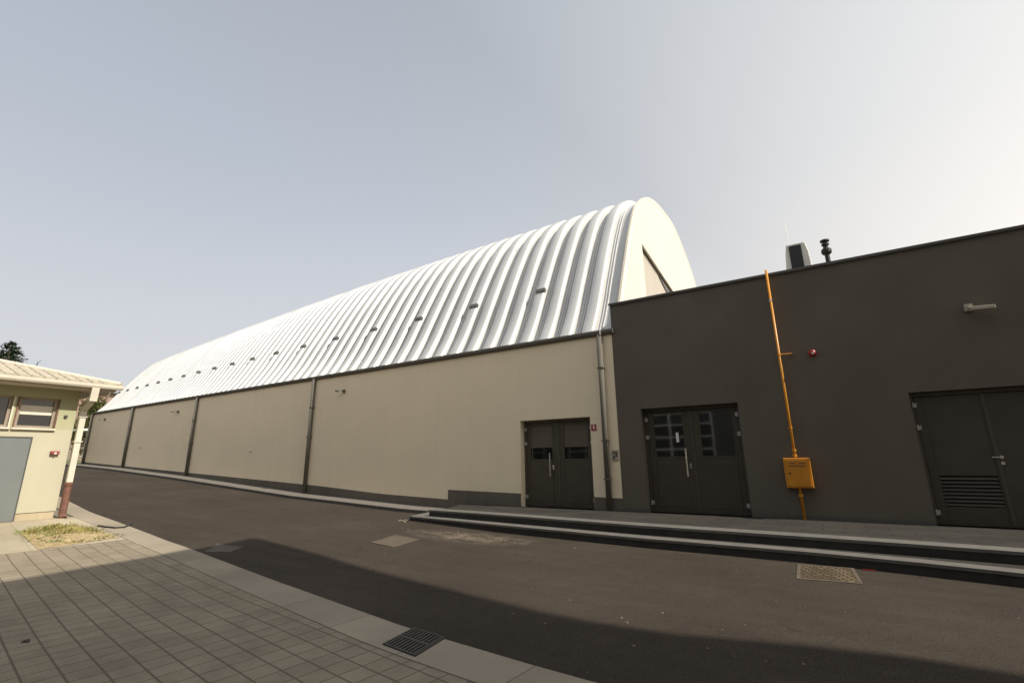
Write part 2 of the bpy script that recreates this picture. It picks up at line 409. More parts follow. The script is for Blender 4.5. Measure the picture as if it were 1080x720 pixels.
ribs.append(VENT[-1])
ribs = sorted([r for r in ribs if r < -4.2])
# profile across one rib: fraction of the period from the rib's centre, height
RP = [(-.36, 0), (-.335, .13), (-.31, .18), (-.25, .200), (-.10, .210), (.05, .206), (.13, .195), (.17, .172), (.205, .07), (.225, .012), (.30, .0), (.315, .028), (.335, .028), (.35, 0.0), (.43, 0.0), (.445, .028), (.465, .028), (.48, 0), (.62, 0)]
stations = []
for i, r in enumerate(ribs):
    p = (ribs[i + 1] - r) if i + 1 < len(ribs) else r - ribs[i - 1]
    for f, h in RP: stations.append((r + f * p, h * (1 if r > -30 else .9) * min(1, p / .62)))
stations = [s for s in stations if s[0] < -3.98] + [(-3.978, .0)]
stations.sort()
norms = []
for i in range(len(AP)):
    a = AP[max(i - 1, 0)]; b = AP[min(i + 1, len(AP) - 1)]; d = (b[0] - a[0], b[1] - a[1]); l = math.hypot(*d); norms.append((-d[1] / l, d[0] / l))
mb = sheet(MB()); na = len(AP)
for x, h in stations:
    s = tscale(x)
    for (y, z), (ny, nz) in zip(AP, norms):
        hh = h - .12
        mb.v.append((x, y + ny * hh, 3.15 + (z - 3.15) * s + nz * hh))
for i in range(len(stations) - 1):
    for j in range(na - 1):
        mb.f.append((i * na + j, (i + 1) * na + j, (i + 1) * na + j + 1, i * na + j + 1))
ro = build(mb, 'roof', M['roof'], H, smooth=True)
md = ro.modifiers.new('sheet', 'SOLIDIFY'); md.thickness = .012; md.offset = -1
ro.data.set_sharp_from_angle(angle=R(50)) if hasattr(ro.data, 'set_sharp_from_angle') else None
# vents on the crests
vy, vz = 12.62, 2.04 + 3.15
for i, x in enumerate(VENT):
    s = tscale(x); z = 3.15 + 2.06 * s
    u = Vector((0, .50, .866)); nrm = Vector((0, -.866, .5)); c = Vector((x - .02, 12.62, z)) + nrm * (.207 * (1 if x > -30 else .9) * min(1, ((VENT[i] - VENT[i + 1]) if i + 1 < len(VENT) else 1.4) / 4 / .62) - .12)
    rot = Matrix(((1, 0, 0), (0, u.y, nrm.y), (0, u.z, nrm.z)))
    mt = Matrix.Translation(c) @ rot.to_4x4()
    w = .155 * min(1, (2.67 if i == 0 else VENT[i - 1] - x) / 2.2)
    v = build(MB().box(-w, w, -.08, .062, -.08, .028, mt), 'roof_vent', M['metal'], ro, bevel=.004)
    build(MB().box(-w * 1.03, w * 1.03, .063, .085, -.08, .030, mt), 'flap', M['roof'], v)
# gable end
def arch_under(y, x=-3.98, drop=.10):
    return interp(AP, y) - drop
gy = [11.6] + [a[0] for a in AP if 11.7 < a[0] < 28] + [28.0]
top = [(y, max(2.9, arch_under(y, drop=-.01))) for y in gy]
mb = MB()
line = lambda y: 7.12 - (y - 14.8) * .11
mb.slab_x([(11.6, 2.6)] + [t for t in top if t[0] <= 14.9] + [(14.9, arch_under(14.9, drop=-.01)), (14.9, 2.6)], -4.05, -3.985)
up = [(14.903, arch_under(14.903, drop=-.01))] + [t for t in top if 14.95 < t[0] < 24.0] + [(24.0, arch_under(24.0, drop=-.01)), (24.0, line(24.0)), (14.903, line(14.903))]
mb.slab_x(up, -4.05, -3.985)
mb.slab_x([(24.003, 2.6), (24.003, arch_under(24.003, drop=-.01))] + [t for t in top if t[0] > 24.05] + [(28.0, 2.6)], -4.05, -3.985)
build(mb, 'gable_wall', M['gable'], H)
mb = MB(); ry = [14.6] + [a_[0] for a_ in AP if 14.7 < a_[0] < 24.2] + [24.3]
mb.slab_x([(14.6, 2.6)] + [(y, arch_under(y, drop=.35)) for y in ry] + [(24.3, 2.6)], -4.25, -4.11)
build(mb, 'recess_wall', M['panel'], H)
mb = MB().slab_x([(17.3, line(17.3) - .10), (19.9, line(19.9) - .02), (19.9, line(19.9) - .26), (18.2, line(18.2) - .30)], -4.108, -4.07)
build(mb, 'lintel', M['metal'], H)
mb = MB().slab_x([(11.5, 2.0)] + [(y, 3.15 + (z - 3.15) * tscale(-38.2) - .12) for y, z in AP] + [(28.2, 2.0)], -38.3, -38.0)
build(mb, 'end_wall', M['cream'], H)
build(MB().box(-38, -4.3, 28.0, 28.3, -1.6, 3.2), 'rear_wall', M['cream'], H)
# gutter: half-round trough on brackets, with the pale flashing above
mb = MB(); prof = [(11.44, 3.23), (11.36, 3.235), (11.20, 3.225), (11.185, 3.19), (11.10, 3.205), (11.095, 3.15), (11.12, 3.10), (11.17, 3.075), (11.22, 3.085), (11.22, 3.17), (11.44, 3.18)]
mb.slab_x(prof, -38.05, -3.9)
g = build(mb, 'gutter', M['gutter'], H)
mb = MB().slab_x([(11.50, 3.27), (11.22, 3.246), (11.22, 3.237), (11.50, 3.238)], -38.0, -3.99)
build(mb, 'flashing', M['roof'], H)
b = MB().tube([(-4.22, 11.16, 3.22), (-4.22, 11.06, 3.18), (-4.22, 11.06, 3.08), (-4.22, 11.14, 3.02), (-4.22, 11.19, 2.98)], .022, 8)
build(b, 'bracket', M['steel'], g)
for x, zt in ((-4.27, -1.2), (-15.92, None), (-24.87, None), (-32.05, None), (-37.93, None)):
    z0 = zt if zt is not None else gz(x) + .11
    r = .07
    mb = MB().tube([(x, 11.12, 3.10), (x, 11.12, z0)], r, 14)
    d = build(mb, 'downpipe', M['gutter'], H, smooth=True)
    for zz in ([2.2, .4, -.5] if x > -5 else [2.0, .9]): build(MB().box(x - r - .01, x + r + .01, 11.05, 11.19, max(zz, z0 + .3), max(zz, z0 + .3) + .035), 'clamp', M['gutter'], d)
for x, z in ((-30.44, .88), (-19.81, .47)):
    build(MB().tube([(x, 11.21, z + .01), (x, 11.12, z)], .03, 10), 'overflow_pipe', M['soffit'], H)

# double doors --------------------------------------------------------------
def lever_bar(x, z0, z1, y):
    m = MB().tube([(x, y - .075, z0), (x, y - .075, z1)], .017, 10)
    for z in (z0 + .09, z1 - .09): m.tube([(x, y - .075, z), (x, y + .002, z)], .011, 8)
    m.box(x + .05, x + .095, y - .022, y, z0 + .17, z0 + .29)
    m.tube([(x + .073, y - .02, z0 + .24), (x + .073, y - .055, z0 + .24)], .014, 8)
    return m
def hinge(x, z, y, s=1):
    return MB().tube([(x, y - .03, z - .05), (x, y - .03, z + .05)], .017, 10).box(min(x, x + s * .06), max(x, x + s * .06), y - .016, y, z - .04, z + .04)
def double_door(parent, x0, x1, z0, z1, xj, glass, hx, hz, hinges, y=11.40, sticker=None, pane_band=None):
    f = .07
    fr = MB().box(x0 + .002, x0 + f, y, y + .09, z0, z1).box(x1 - f, x1 - .002, y, y + .09, z0, z1).box(x0 + f, x1 - f, y, y + .09, z1 - f, z1 - .002)
    D = build(fr, 'door', M['frame'], parent, bevel=.006)
    for k, (a, b) in enumerate(((x0 + f + .006, xj - .006), (xj + .006, x1 - f - .006))):
        lf = MB(); gl = glass[k]
        yf = y + .012; yb = y + .065; zt = z1 - f - .006; zl = z0 + .012
        if gl:
            ga, gb, gc, gd = gl
            lf.box(a, ga, yf, yb, zl, zt).box(gb, b, yf, yb, zl, zt).box(ga, gb, yf, yb, gd, zt).box(ga, gb, yf, yb, zl, gc)
            lf.box(ga + .01, gb - .01, yf - .006, yf + .01, zl + .10, gc - .11)
        else: lf.box(a, b, yf, yb, zl, zt)
        L = build(lf, 'leaf', M['door'], D, bevel=.005)
        if gl:
            build(MB().box(ga, gb, yf + .022, yf + .030, gc, gd), 'pane', M['mirror'] if sticker else M['glass'], D)
            bd = MB()
            for p in ((ga, ga + .022, gc, gd), (gb - .022, gb, gc, gd), (ga + .022, gb - .022, gc, gc + .022), (ga + .022, gb - .022, gd - .022, gd)): bd.box(p[0], p[1], yf - .006, yf + .021, p[2], p[3])
            build(bd, 'bead', M['frame'], D)
            if pane_band: build(MB().box(ga + .024, gb - .024, yf + .010, yf + .014, pane_band, gd - .024), 'blind', M['brownblind'], D)  # opaque sheet drawn in place of the brown reflection in the pane
    astr = MB().box(xj - .035, xj + .02, y, y + .011, z0 + .02, z1 - f - .01); build(astr, 'astragal', M['frame'], D, bevel=.004)
    build(lever_bar(hx, hz[0], hz[1], y + .012), 'handle', M['steel'], D, smooth=False)
    for hxx, hzz, s in hinges: build(hinge(hxx, hzz, y, s), 'hinge', M['hinge'], D)
    if sticker: build(MB().box(sticker[0], sticker[1], y + .028, y + .0335, sticker[2], sticker[3]), 'sticker', M['white'], D)
    build(MB().box(x0 + f, x1 - f, y - .02, y + .09, z0 + .0, z0 + .011), 'threshold', M['coping'], D)
    return D
d1 = double_door(H, -6.74, -4.68, -1.2, 1.03, -5.69, [(-6.56, -5.86, -.02, .90), (-5.55, -4.84, -.02, .90)], -5.93, (-.44, .16), [(-6.70, .80, 1), (-6.70, .42, 1), (-6.70, -.96, 1), (-4.72, .78, -1), (-4.72, .40, -1), (-4.72, -1.0, -1)], pane_band=.30)
build(MB().box(-6.74, -4.68, 11.49, 11.5, -1.3, 1.03), 'door_backing', M['void'], H)

# ------------------------------------------------------------------ annex
A = empty('flat_roofed_annex', (0, 11.3, -1.2), 'dark grey flat roofed annex with two recessed double doors', 'building')
AX0, AX1 = -3.96, 9.0; ZT = 3.86
ops = [(-3.37, -1.25, 1.135), (1.63, 4.0, 1.10)]
mb = MB()
x = AX0
for a, b, t in ops:
    mb.box(x, a, W0, W0 + .3, -1.45, ZT); mb.box(a, b, W0, W0 + .3, t, ZT); x = b
mb.box(x, AX1, W0, W0 + .3, -1.45, ZT)
mb.box(AX1 - .3, AX1, W0 + .3, 27, -1.45, ZT).box(AX0, AX1, 27, 27.3, -1.45, ZT).box(AX0, AX0 + .25, W0 + .3, 27, 3.3, ZT)
build(mb, 'wall', M['dark'], A)
mb = MB().box(AX0 + .25, AX1 - .3, W0 + .3, 27, 3.35, 3.55); build(mb, 'roof', M['strip'], A)
mb = MB().box(AX0 - .03, AX1 + .04, W0 - .045, W0 + .34, ZT, ZT + .028)
mb.box(AX0 - .03, AX1 + .04, W0 - .045, W0 - .035, ZT - .03, ZT)
build(mb, 'coping', M['coping'], A)
mb = MB()
for a, b in ((AX0 + .001, -3.38), (-1.24, 1.62), (4.01, AX1)): build(MB().box(a, b, W0 - .008, W0 + .02, -1.3, -1.13), 'skirting', M['metal'], A)
d2 = double_door(A, -3.37, -1.25, -1.2, 1.135, -2.28, [(-3.17, -2.46, .0, 1.02), (-2.13, -1.41, .0, 1.02)], -2.46, (-.42, .20), [(-3.33, .88, 1), (-3.33, .47, 1), (-3.33, -1.0, 1), (-1.29, .90, -1), (-1.29, .48, -1), (-1.29, -1.0, -1)], sticker=(-2.66, -2.60, .34, .56))
D3 = build(MB().box(1.632, 1.70, 11.40, 11.49, -1.2, 1.10).box(3.93, 3.998, 11.40, 11.49, -1.2, 1.10).box(1.70, 3.93, 11.40, 11.49, 1.03, 1.098), 'door', M['frame'], A, bevel=.006)
build(MB().box(1.706, 1.84, 11.412, 11.465, -1.19, 1.024).box(2.60, 2.644, 11.412, 11.465, -1.19, 1.024).box(1.84, 2.60, 11.412, 11.465, -.38, 1.024).box(1.84, 2.60, 11.412, 11.465, -1.19, -.90), 'leaf', M['door'], D3, bevel=.005)
lv = MB()
for i in range(8):
    z = -.88 + i * .0625
    lv.slab_x([(11.408, z), (11.416, z), (11.456, z + .05), (11.448, z + .05)], 1.845, 2.595)
build(lv, 'louvre', M['door'], D3)
build(MB().box(2.656, 3.924, 11.412, 11.465, -1.19, 1.024), 'leaf', M['door'], D3, bevel=.005)
build(MB().box(2.625, 2.68, 11.40, 11.411, -1.18, 1.02), 'astragal', M['frame'], D3, bevel=.004)
hd = MB().tube([(2.70, 11.41, -.07), (2.70, 11.355, -.07), (2.685, 11.345, -.07), (2.57, 11.345, -.07)], .011, 8).tube([(2.70, 11.414, -.07), (2.70, 11.396, -.07)], .027, 14).tube([(2.70, 11.414, -.17), (2.70, 11.396, -.17)], .027, 14)
build(hd, 'handle', M['steel'], D3)
for z in (.88, .47, -1.0): build(hinge(1.68, z, 11.40, 1), 'hinge', M['hinge'], D3)
build(MB().box(1.7, 3.93, 11.38, 11.49, -1.2, -1.191), 'threshold', M['coping'], D3)
build(MB().box(-3.37, -1.25, 11.492, 11.5, -1.3, 1.135), 'door_backing', M['void'], A)
build(MB().box(1.63, 4.0, 11.492, 11.5, -1.3, 1.10), 'door_backing', M['void'], A)

# ------------------------------------------------------------------ steps
ST = empty('entrance_steps', (-2, 10, -1.5), 'two shallow dark stone steps with pale treads along the doors', 'steps')
up = [(-8.70, 11.19), (-8.41, 9.46), (-6.8, 9.36), (-5.21, 9.22), (-2.78, 8.98), (-.16, 8.87), (1.05, 8.79), (2.04, 8.70), (4.5, 8.45), (9.0, 8.0)]
lo = [(-9.12, 10.44), (-8.86, 9.25), (-6.9, 9.02), (-4.96, 8.80), (-2.67, 8.57), (-.18, 8.46), (.95, 8.30), (1.86, 8.12), (4.5, 7.75), (9.0, 7.2)]
def off(pl, d):
    o = []
    for i, p in enumerate(pl):
        a = pl[max(i - 1, 0)]; b = pl[min(i + 1, len(pl) - 1)]; t = Vector((b[0] - a[0], b[1] - a[1])).normalized(); n = Vector((-t.y, t.x)); o.append((p[0] + n.x * d, p[1] + n.y * d))
    return o
upf = up[1:]
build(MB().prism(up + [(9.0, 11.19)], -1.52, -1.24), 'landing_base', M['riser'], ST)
build(MB().prism([(-8.69, 11.188)] + [off(up, .345)[1]] + off(upf, .345)[1:] + [(9.0, 11.188)], -1.24, -1.2), 'landing', M['landing'], ST)
inn = off(upf, .34); out = off(upf, -.02)
def band(mb, P, Q, z0, z1):
    for i in range(len(P) - 1):
        # one stone length per outline step, butted end to end
        mb.prism([P[i], P[i + 1], Q[i + 1], Q[i]], z0, z1)
build((lambda m: (band(m, out, inn, -1.238, -1.196), m)[1])(MB()), 'nosing', M['tread'], ST)
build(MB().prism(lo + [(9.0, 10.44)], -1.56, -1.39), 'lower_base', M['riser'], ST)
lo2 = off(lo, -.02); li = off(lo, .27); li2 = off(lo, .62)
m_ = MB(); band(m_, lo2[1:], [(-8.62, 9.52)] + li[2:], -1.388, -1.347); m_.prism([lo2[0], lo2[1], (-8.62, 9.52), (-8.80, 10.44)], -1.388, -1.347)
build(m_, 'nosing', M['tread'], ST)
m_ = MB(); band(m_, [(-8.615, 9.525)] + li[2:], [(-8.3, 9.8)] + li2[2:], -1.388, -1.351); build(m_, 'tread', M['landing'], ST)
# ------------------------------------------------------------------ things on the walls and roof
GP = empty('gas_pipe', (-.33, 11.1, -1.2), 'orange vertical gas pipe climbing the dark wall past the roof edge', 'gas pipe')
build(MB().tube([(-.33, 11.11, -1.2), (-.33, 11.11, 3.95)], .026, 12), 'pipe', M['orange'], GP, smooth=True)
for z in (-.78, -.02, .08): build(MB().tube([(-.33, 11.11, z), (-.33, 11.11, z + .05)], .04, 12), 'coupling', M['orange'], GP)
for z in (3.25, 2.05, .55): build(MB().tube([(-.33, 11.075, z), (-.33, 11.205, z)], .014, 8).tube([(-.33, 11.11, z - .02), (-.33, 11.11, z + .02)], .034, 12), 'clamp', M['steel'] if z > 3 else M['orange'], GP)
build(MB().tube([(-.30, 11.11, 2.055), (-.10, 11.11, 2.05)], .013, 8).tube([(-.10, 11.10, 2.05), (-.10, 11.2, 2.05)], .012, 8), 'branch', M['orange'], GP)
GB = empty('gas_cabinet', (-.31, 11.1, -.61), 'small square orange gas meter cabinet on the dark wall', 'gas cabinet')
build(MB().box(-.545, -.085, 11.02, 11.198, -.61, -.04), 'cabinet', M['orange'], GB, bevel=.012)
dr = build(MB().box(-.515, -.115, 11.008, 11.021, -.58, -.07), 'door', M['orange'], GB, bevel=.005)
for a, b, z in ((-.45, -.33, -.15), (-.29, -.17, -.15), (-.45, -.17, -.2)): build(MB().box(a, b, 11.0035, 11.009, z, z + .016), 'vent_slot', M['rustpipe'], dr)
build(MB().tube([(-.455, 11.01, -.33), (-.455, 10.995, -.33)], .018, 10), 'lock', M['black'], dr)

S = empty('alarm_siren', (.26, 11.2, 1.98), 'small round red alarm siren on the dark wall', 'siren')
build(MB().tube([(.26, 11.2, 2.03), (.26, 11.17, 2.03)], .075, 18), 'base', M['red'], S)
build(MB().tube([(.26, 11.17, 2.03), (.26, 11.12, 2.03), (.26, 11.10, 2.03)], [.062, .055, .03], 18), 'body', M['red'], S, smooth=False)
build(MB().tube([(.265, 11.1, 2.01), (.265, 11.093, 2.01)], .022, 12), 'strobe', M['white'], S)
F = empty('wall_floodlight', (2.72, 11.2, 2.5), 'pale bracket floodlight high on the dark wall above the louvred door', 'floodlight')
build(MB().box(2.66, 2.78, 11.14, 11.2, 2.47, 2.60), 'base', M['beige'], F, bevel=.012)
build(MB().tube([(2.72, 11.16, 2.54), (2.74, 11.07, 2.50), (2.78, 11.02, 2.46)], .022, 10), 'arm', M['beige'], F)
build(MB().box(-.16, .14, -.07, .07, -.035, .03, Matrix.Translation((2.86, 10.98, 2.455)) @ Matrix.Rotation(R(3), 4, 'Y')), 'head', M['beige'], F, bevel=.008)
for x, z, lab in ((-14.2, 2.5, 'grey wall lamp on the hangar bay nearest the doors'), (-26.76, 2.55, 'grey wall lamp on the hangar bay between the second and third downpipes'), (-35.96, 2.68, 'grey wall lamp on the farthest hangar bay')):
    L = empty('wall_lamp', (x, 11.2, z - .05), lab, 'wall lamp', 'lamps along the hangar wall')
    build(MB().box(x - .06, x + .06, 11.15, 11.2, z - .06, z + .06), 'base', M['metal'], L, bevel=.01)
    build(MB().tube([(x, 11.16, z + .01), (x - .03, 11.06, z + .02), (x - .08, 10.98, z)], .018, 8), 'arm', M['metal'], L)
    build(MB().box(-.10, .08, -.05, .05, -.025, .025, Matrix.Translation((x - .10, 10.99, z - .01)) @ Matrix.Rotation(R(6), 4, 'Y')), 'head', M['gutter'], L, bevel=.008)
FS = empty('fire_sign', (-4.585, 11.2, .67), 'small red and white fire equipment sign beside the cream wall door', 'sign')
build(MB().box(-4.665, -4.505, 11.19, 11.199, .665, .845), 'plate', M['white'], FS)
build(MB().box(-4.655, -4.515, 11.185, 11.1905, .675, .835), 'panel', M['red'], FS)
build(MB().box(-4.60, -4.57, 11.181, 11.1852, .72, .82).box(-4.57, -4.545, 11.181, 11.1852, .72, .745), 'mark', M['white'], FS)
MT = empty('meter_box', (-4.05, 11.2, -.05), 'flat grey meter box between downpipe and dark annex', 'meter box')
build(MB().box(-4.145, -3.985, 11.17, 11.199, -.05, .19), 'case', M['beige'], MT, bevel=.008)
for a, b, c, d in ((-4.12, -4.075, .10, .16), (-4.06, -4.01, .03, .16), (-4.12, -4.075, -.02, .06)): build(MB().box(a, b, 11.164, 11.171, c, d), 'window', M['metal'], MT)

AC = empty('air_conditioner', (.33, 12.9, 3.55), 'air conditioner on the roof with dark grille and pale curved sides', 'air conditioner')
build(MB().slab_y([(.07, 3.9), (.05, 4.35), (.09, 4.8), (.13, 5.06), (.53, 5.06), (.58, 4.8), (.60, 4.35), (.57, 3.9)], 12.7, 13.15), 'case', M['casing'], AC, bevel=.02)
build(MB().box(.18, .44, 12.68, 12.702, 3.95, 5.0), 'grille', M['black'], AC)
for xx in (.12, .5): build(MB().box(xx, xx + .05, 12.72, 13.1, 3.55, 3.9), 'foot', M['metal'], AC)
VP = empty('flue_pipe', (.91, 12.5, 3.55), 'dark flue pipe with collar and rain cap standing on the annex roof', 'flue')
build(MB().lathe((.91, 12.5, 3.55), [(0, .05), (.98, .05), (1.0, .085), (1.03, .105), (1.10, .105), (1.13, .085), (1.15, .052), (1.24, .052)], 16), 'pipe', M['iron'], VP)
build(MB().lathe((.91, 12.5, 3.55), [(1.22, .078), (1.255, .078), (1.26, .05), (1.30, .05), (1.31, .095), (1.345, .095), (1.35, .03)], 16), 'cap', M['iron'], VP)
tag(build(MB().tube([(.2, 13.4, 3.55), (.2, 13.4, 5.95)], .007, 6), 'lightning_rod', M['steel'], base=(.2, 13.4, 3.55)), 'hair thin pale rod rising behind the roof air conditioner', 'rod')

# ------------------------------------------------------------------ covers, grate, litter on the ground
def cover(name, pts, mat, label, cat, h=.008, inset=.06, ribs=0, fm=None):
    c = (sum(p[0] for p in pts) / len(pts), sum(p[1] for p in pts) / len(pts)); z = gz(c[0])
    e = empty(name, (c[0], c[1], z), label, cat)
    q = [(c[0] + (x - c[0]) * .88, c[1] + (y - c[1]) * .88) for x, y in pts]
    fr = MB()
    for i in range(len(pts)):
        j = (i + 1) % len(pts); fr.prism([pts[i], pts[j], q[j], q[i]], lambda x: gz(x) - .03, lambda x: gz(x) + h)
    build(fr, 'frame', fm or mat, e)
    build(MB().prism(q, lambda x: gz(x) - .03, lambda x: gz(x) + h - .003), 'lid', M['studs'] if ribs else mat, e)
    return e
cover('manhole_cover', [(-7.30, 6.60), (-6.60, 6.50), (-6.76, 7.34), (-7.52, 7.46)], M['cover'], 'plain pale tan square cover in the middle of the asphalt', 'manhole cover')
cover('manhole_cover', [(-.41, 7.34), (.28, 7.43), (.24, 8.36), (-.42, 8.29)], M['cover'], 'studded pale cover close to the foot of the steps', 'manhole cover', ribs=7)
cover('manhole_cover', [(-8.95, 4.47), (-8.60, 4.70), (-8.86, 5.06), (-9.60, 5.0)], M['patch'], 'grey cover in the shadow beside the pale kerb', 'manhole cover', h=.006)
GR = empty('drain_grate', (-3.06, 3.3, -1.5), 'black barred drain grate set in the kerb', 'drain grate')
gc = [(-3.24, 3.12), (-2.83, 3.07), (-2.88, 3.49), (-3.29, 3.535)]
gcen = (-3.06, 3.30); z = gz(-3.06)
gi = [(gcen[0] + (x - gcen[0]) * .9, gcen[1] + (y - gcen[1]) * .9) for x, y in gc]
fr = MB()
for i in range(4): j = (i + 1) % 4; fr.prism([gc[i], gc[j], gi[j], gi[i]], z - .05, z + .046)
build(fr, 'frame', M['iron'], GR); build(MB().prism(gi, z - .04, z + .0365), 'pit', M['void'], GR)
br = MB(); P = [Vector((*p, 0)) for p in gi]
for i in range(9):
    u = (i + .5) / 9; a = P[0] * (1 - u) + P[1] * u; b = P[3] * (1 - u) + P[2] * u; w = .011
    br.prism([(a.x - w, a.y), (a.x + w, a.y), (b.x + w, b.y), (b.x - w, b.y)], z + .0365, z + .045)
a = P[0] * .5 + P[3] * .5; b = P[1] * .5 + P[2] * .5
br.prism([(a.x, a.y - .014), (b.x, b.y - .014), (b.x, b.y + .014), (a.x, a.y + .014)], z + .037, z + .047)
build(br, 'bars', M['iron'], GR)
hs = [(-13.25, 4.36), (-12.95, 4.39), (-12.68, 4.47), (-12.62, 4.60), (-12.82, 4.74), (-13.1, 4.90)]
tag(build(MB().tube([(x, y, gz(x) + .050) for x, y in hs], .02, 8), 'drain_hose', M['black'], base=(-13, 4.7, gz(-13))), 'black bent hose lying across the pale kerb near the grass', 'hose')  # thin dark arc laid over the kerb
mb = MB()
def chip(x, y, s):
    vs = []
    for k in range(6): a = k * math.pi / 3 + random.uniform(-.4, .4); vs.append((x + math.cos(a) * s * random.uniform(.6, 1.2), y + math.sin(a) * s * random.uniform(.6, 1.2), gz(x) + .002))
    vs.append((x + random.uniform(-.2, .2) * s, y, gz(x) + s * random.uniform(.5, 1.0)))
    mb.add(vs, [(k, (k + 1) % 6, 6) for k in range(6)])
for _ in range(60): chip(random.gauss(-6.3, 1.1), random.gauss(8.2, .28), random.uniform(.008, .02))
for _ in range(16): chip(-8.95 + random.gauss(0, .1), 9.15 + random.gauss(0, .06), random.uniform(.015, .04))
for _ in range(34): chip(random.uniform(-8, 2), random.uniform(4.4, 8.2), random.uniform(.006, .012))
for _ in range(9): chip(random.uniform(-3, .6), random.uniform(4.0, 5.2), random.uniform(.012, .022))
tag(build(mb, 'chippings', M['stone']), kind='stuff')
lf = [(-6.35, 1.32, 'dark curled leaf on the shaded paving, nearer the picture edge'), (-6.0, 1.62, 'dark curled leaf on the shaded paving inside a tile row')]
LF = []
for i, (x, y, lab) in enumerate(lf):
    m_ = MB(); z = gz(x) + .036
    m_.add([(x - .05, y - .01, z), (x, y - .03, z + .012), (x + .06, y + .012, z + .004), (x, y + .026, z + .014)], [(0, 1, 3), (1, 2, 3)])
    LF.append(m_)
    tag(build(sheet(m_), 'dead_leaf', M['leafbrown'], base=(x, y, z)), lab, 'leaf', 'leaves on the paving')
tag(build(MB().box(.33, .47, 8.30, 8.318, -1.498, -1.490), 'red_strip', M['red'], base=(.42, 8.31, -1.5)), 'thin red strip of litter lying beside the studded cover', 'litter')

# ------------------------------------------------------------------ pale building on the left
B = empty('low_yellow_building', (-18, 0, -1.2), 'low pale yellow building with a tiled hip roof and grey door', 'building')
FX = -15.29; YC = 4.17; YE = -4.0; XB = -25.0; ZS = 1.78
zsplit = .92
wins = [(3.13, 3.80), (2.25, 3.03)]; wz0, wz1 = .86, 1.56
door_y = (2.35, 3.49); door_z = .66
mb = MB()
mb.box(FX - .3, FX, door_y[1], YC, -1.02, wz0).box(FX - .3, FX, door_y[0], door_y[1], door_z, wz0).box(FX - .3, FX, YE, door_y[0], -1.02, wz0)
mb.box(XB, FX - .3, YC - .3, YC, -1.02, wz0).box(XB, FX - .3, YE, YE + .3, -1.02, wz0).box(XB, XB + .3, YE + .3, YC - .3, -1.02, wz0)
build(mb, 'wall', M['yellow'], B)
mb = MB()
ys = [YC, wins[0][1], wins[0][0], wins[1][1], wins[1][0], YE]
for a, b in ((YC, ys[1]), (ys[2], ys[3]), (ys[4], YE)): mb.box(FX - .3, FX + .002, b, a, wz0, wz1)
mb.box(FX - .3, FX + .002, YE, YC, wz1, ZS + .1)
mb.box(XB, FX - .3, YC - .3, YC, wz0, ZS + .1).box(XB, FX - .3, YE, YE + .3, wz0, ZS + .1).box(XB, XB + .3, YE + .3, YC - .3, wz0, ZS + .1)
build(mb, 'upper_wall', M['olive'], B)
mb = MB().box(XB, FX - .02, YE, YC - .02, -1.6, -1.02); build(mb, 'plinth', M['tan'], B)
mb = MB().box(FX - .3, FX + .28, -4, YC + .1, -1.6, -1.185); build(mb, 'footing', M['pad'], B)
for a, b in wins:
    w = build(MB().box(FX - .14, FX - .05, a + .001, a + .055, wz0, wz1).box(FX - .14, FX - .05, b - .055, b - .001, wz0, wz1).box(FX - .14, FX - .05, a + .055, b - .055, wz0, wz0 + .055).box(FX - .14, FX - .05, a + .055, b - .055, wz1 - .055, wz1 - .001), 'window', M['winframe'], B, bevel=.005)
    build(MB().box(FX - .105, FX - .095, a + .055, b - .055, wz0 + .055, wz1 - .055), 'pane', M['glass'], w)
    if a > 3.1: build(MB().box(FX - .094, FX - .086, a + .06, b - .06, 1.17, 1.38), 'blind', M['blind'], w)
    build(MB().box(FX - .05, FX + .06, a - .04, b + .04, wz0 - .045, wz0 - .002), 'sill', M['ivory'], w, bevel=.006)
    for q in (a - .03, b + .001): build(MB().box(FX - .05, FX + .02, q, q + .029, wz0, wz1), 'frame_trim', M['rustpipe'] if a > 3.1 else M['ivory'], w)
dd = build(MB().box(FX - .06, FX + .012, door_y[0] + .02, door_y[1] - .02, -1.18, door_z - .03), 'door', M['greydoor'], B, bevel=.006)
build(MB().box(FX - .05, FX + .022, door_y[0], door_y[1], door_z - .028, door_z).box(FX - .05, FX + .018, door_y[1] - .019, door_y[1], -1.18, door_z - .03), 'frame', M['metal'], dd)
build(MB().tube([(FX + .012, 2.48, -.15), (FX + .06, 2.48, -.15), (FX + .06, 2.58, -.15)], .012, 8), 'handle', M['steel'], dd)
# eaves
EX, EY, EYB, EXB = -14.80, 4.72, -4.55, -25.5
build(MB().box(EXB, EX, EYB, EY, ZS + .02, ZS + .05), 'soffit', M['soffit'], B)
build(MB().box(EX - .03, EX, EYB, EY, ZS + .05, ZS + .17).box(EXB, EX - .03, EY - .03, EY, ZS + .05, ZS + .17), 'fascia', M['ivory'], B)
gu = [(EX + .001, ZS + .10), (EX + .02, ZS + .06), (EX + .10, ZS + .06), (EX + .125, ZS + .10), (EX + .13, ZS + .17), (EX + .118, ZS + .17), (EX + .108, ZS + .12), (EX + .001, ZS + .12)]
build(MB().slab_y(gu, EYB, EY + .1), 'gutter', M['ivory'], B)
sl = .28
def rz(d): return ZS + .175 + sl * d
rm = MB(); depth = 4.6
v = [(EX + .06, EY + .05, rz(0)), (EX + .06, EYB, rz(0)), (EX + .06 - depth, EYB, rz(depth)), (EX + .06 - depth, EY + .05 - depth, rz(depth)), (EXB, EY + .05, rz(0)), (EXB, EY + .05 - depth, rz(depth) - .4), (EXB, EYB, rz(0))]
rm.add(v, [(0, 1, 2, 3), (0, 3, 5, 4), (2, 6, 5, 3)])
rf = build(sheet(rm), 'roof', M['tile_roof'], B)
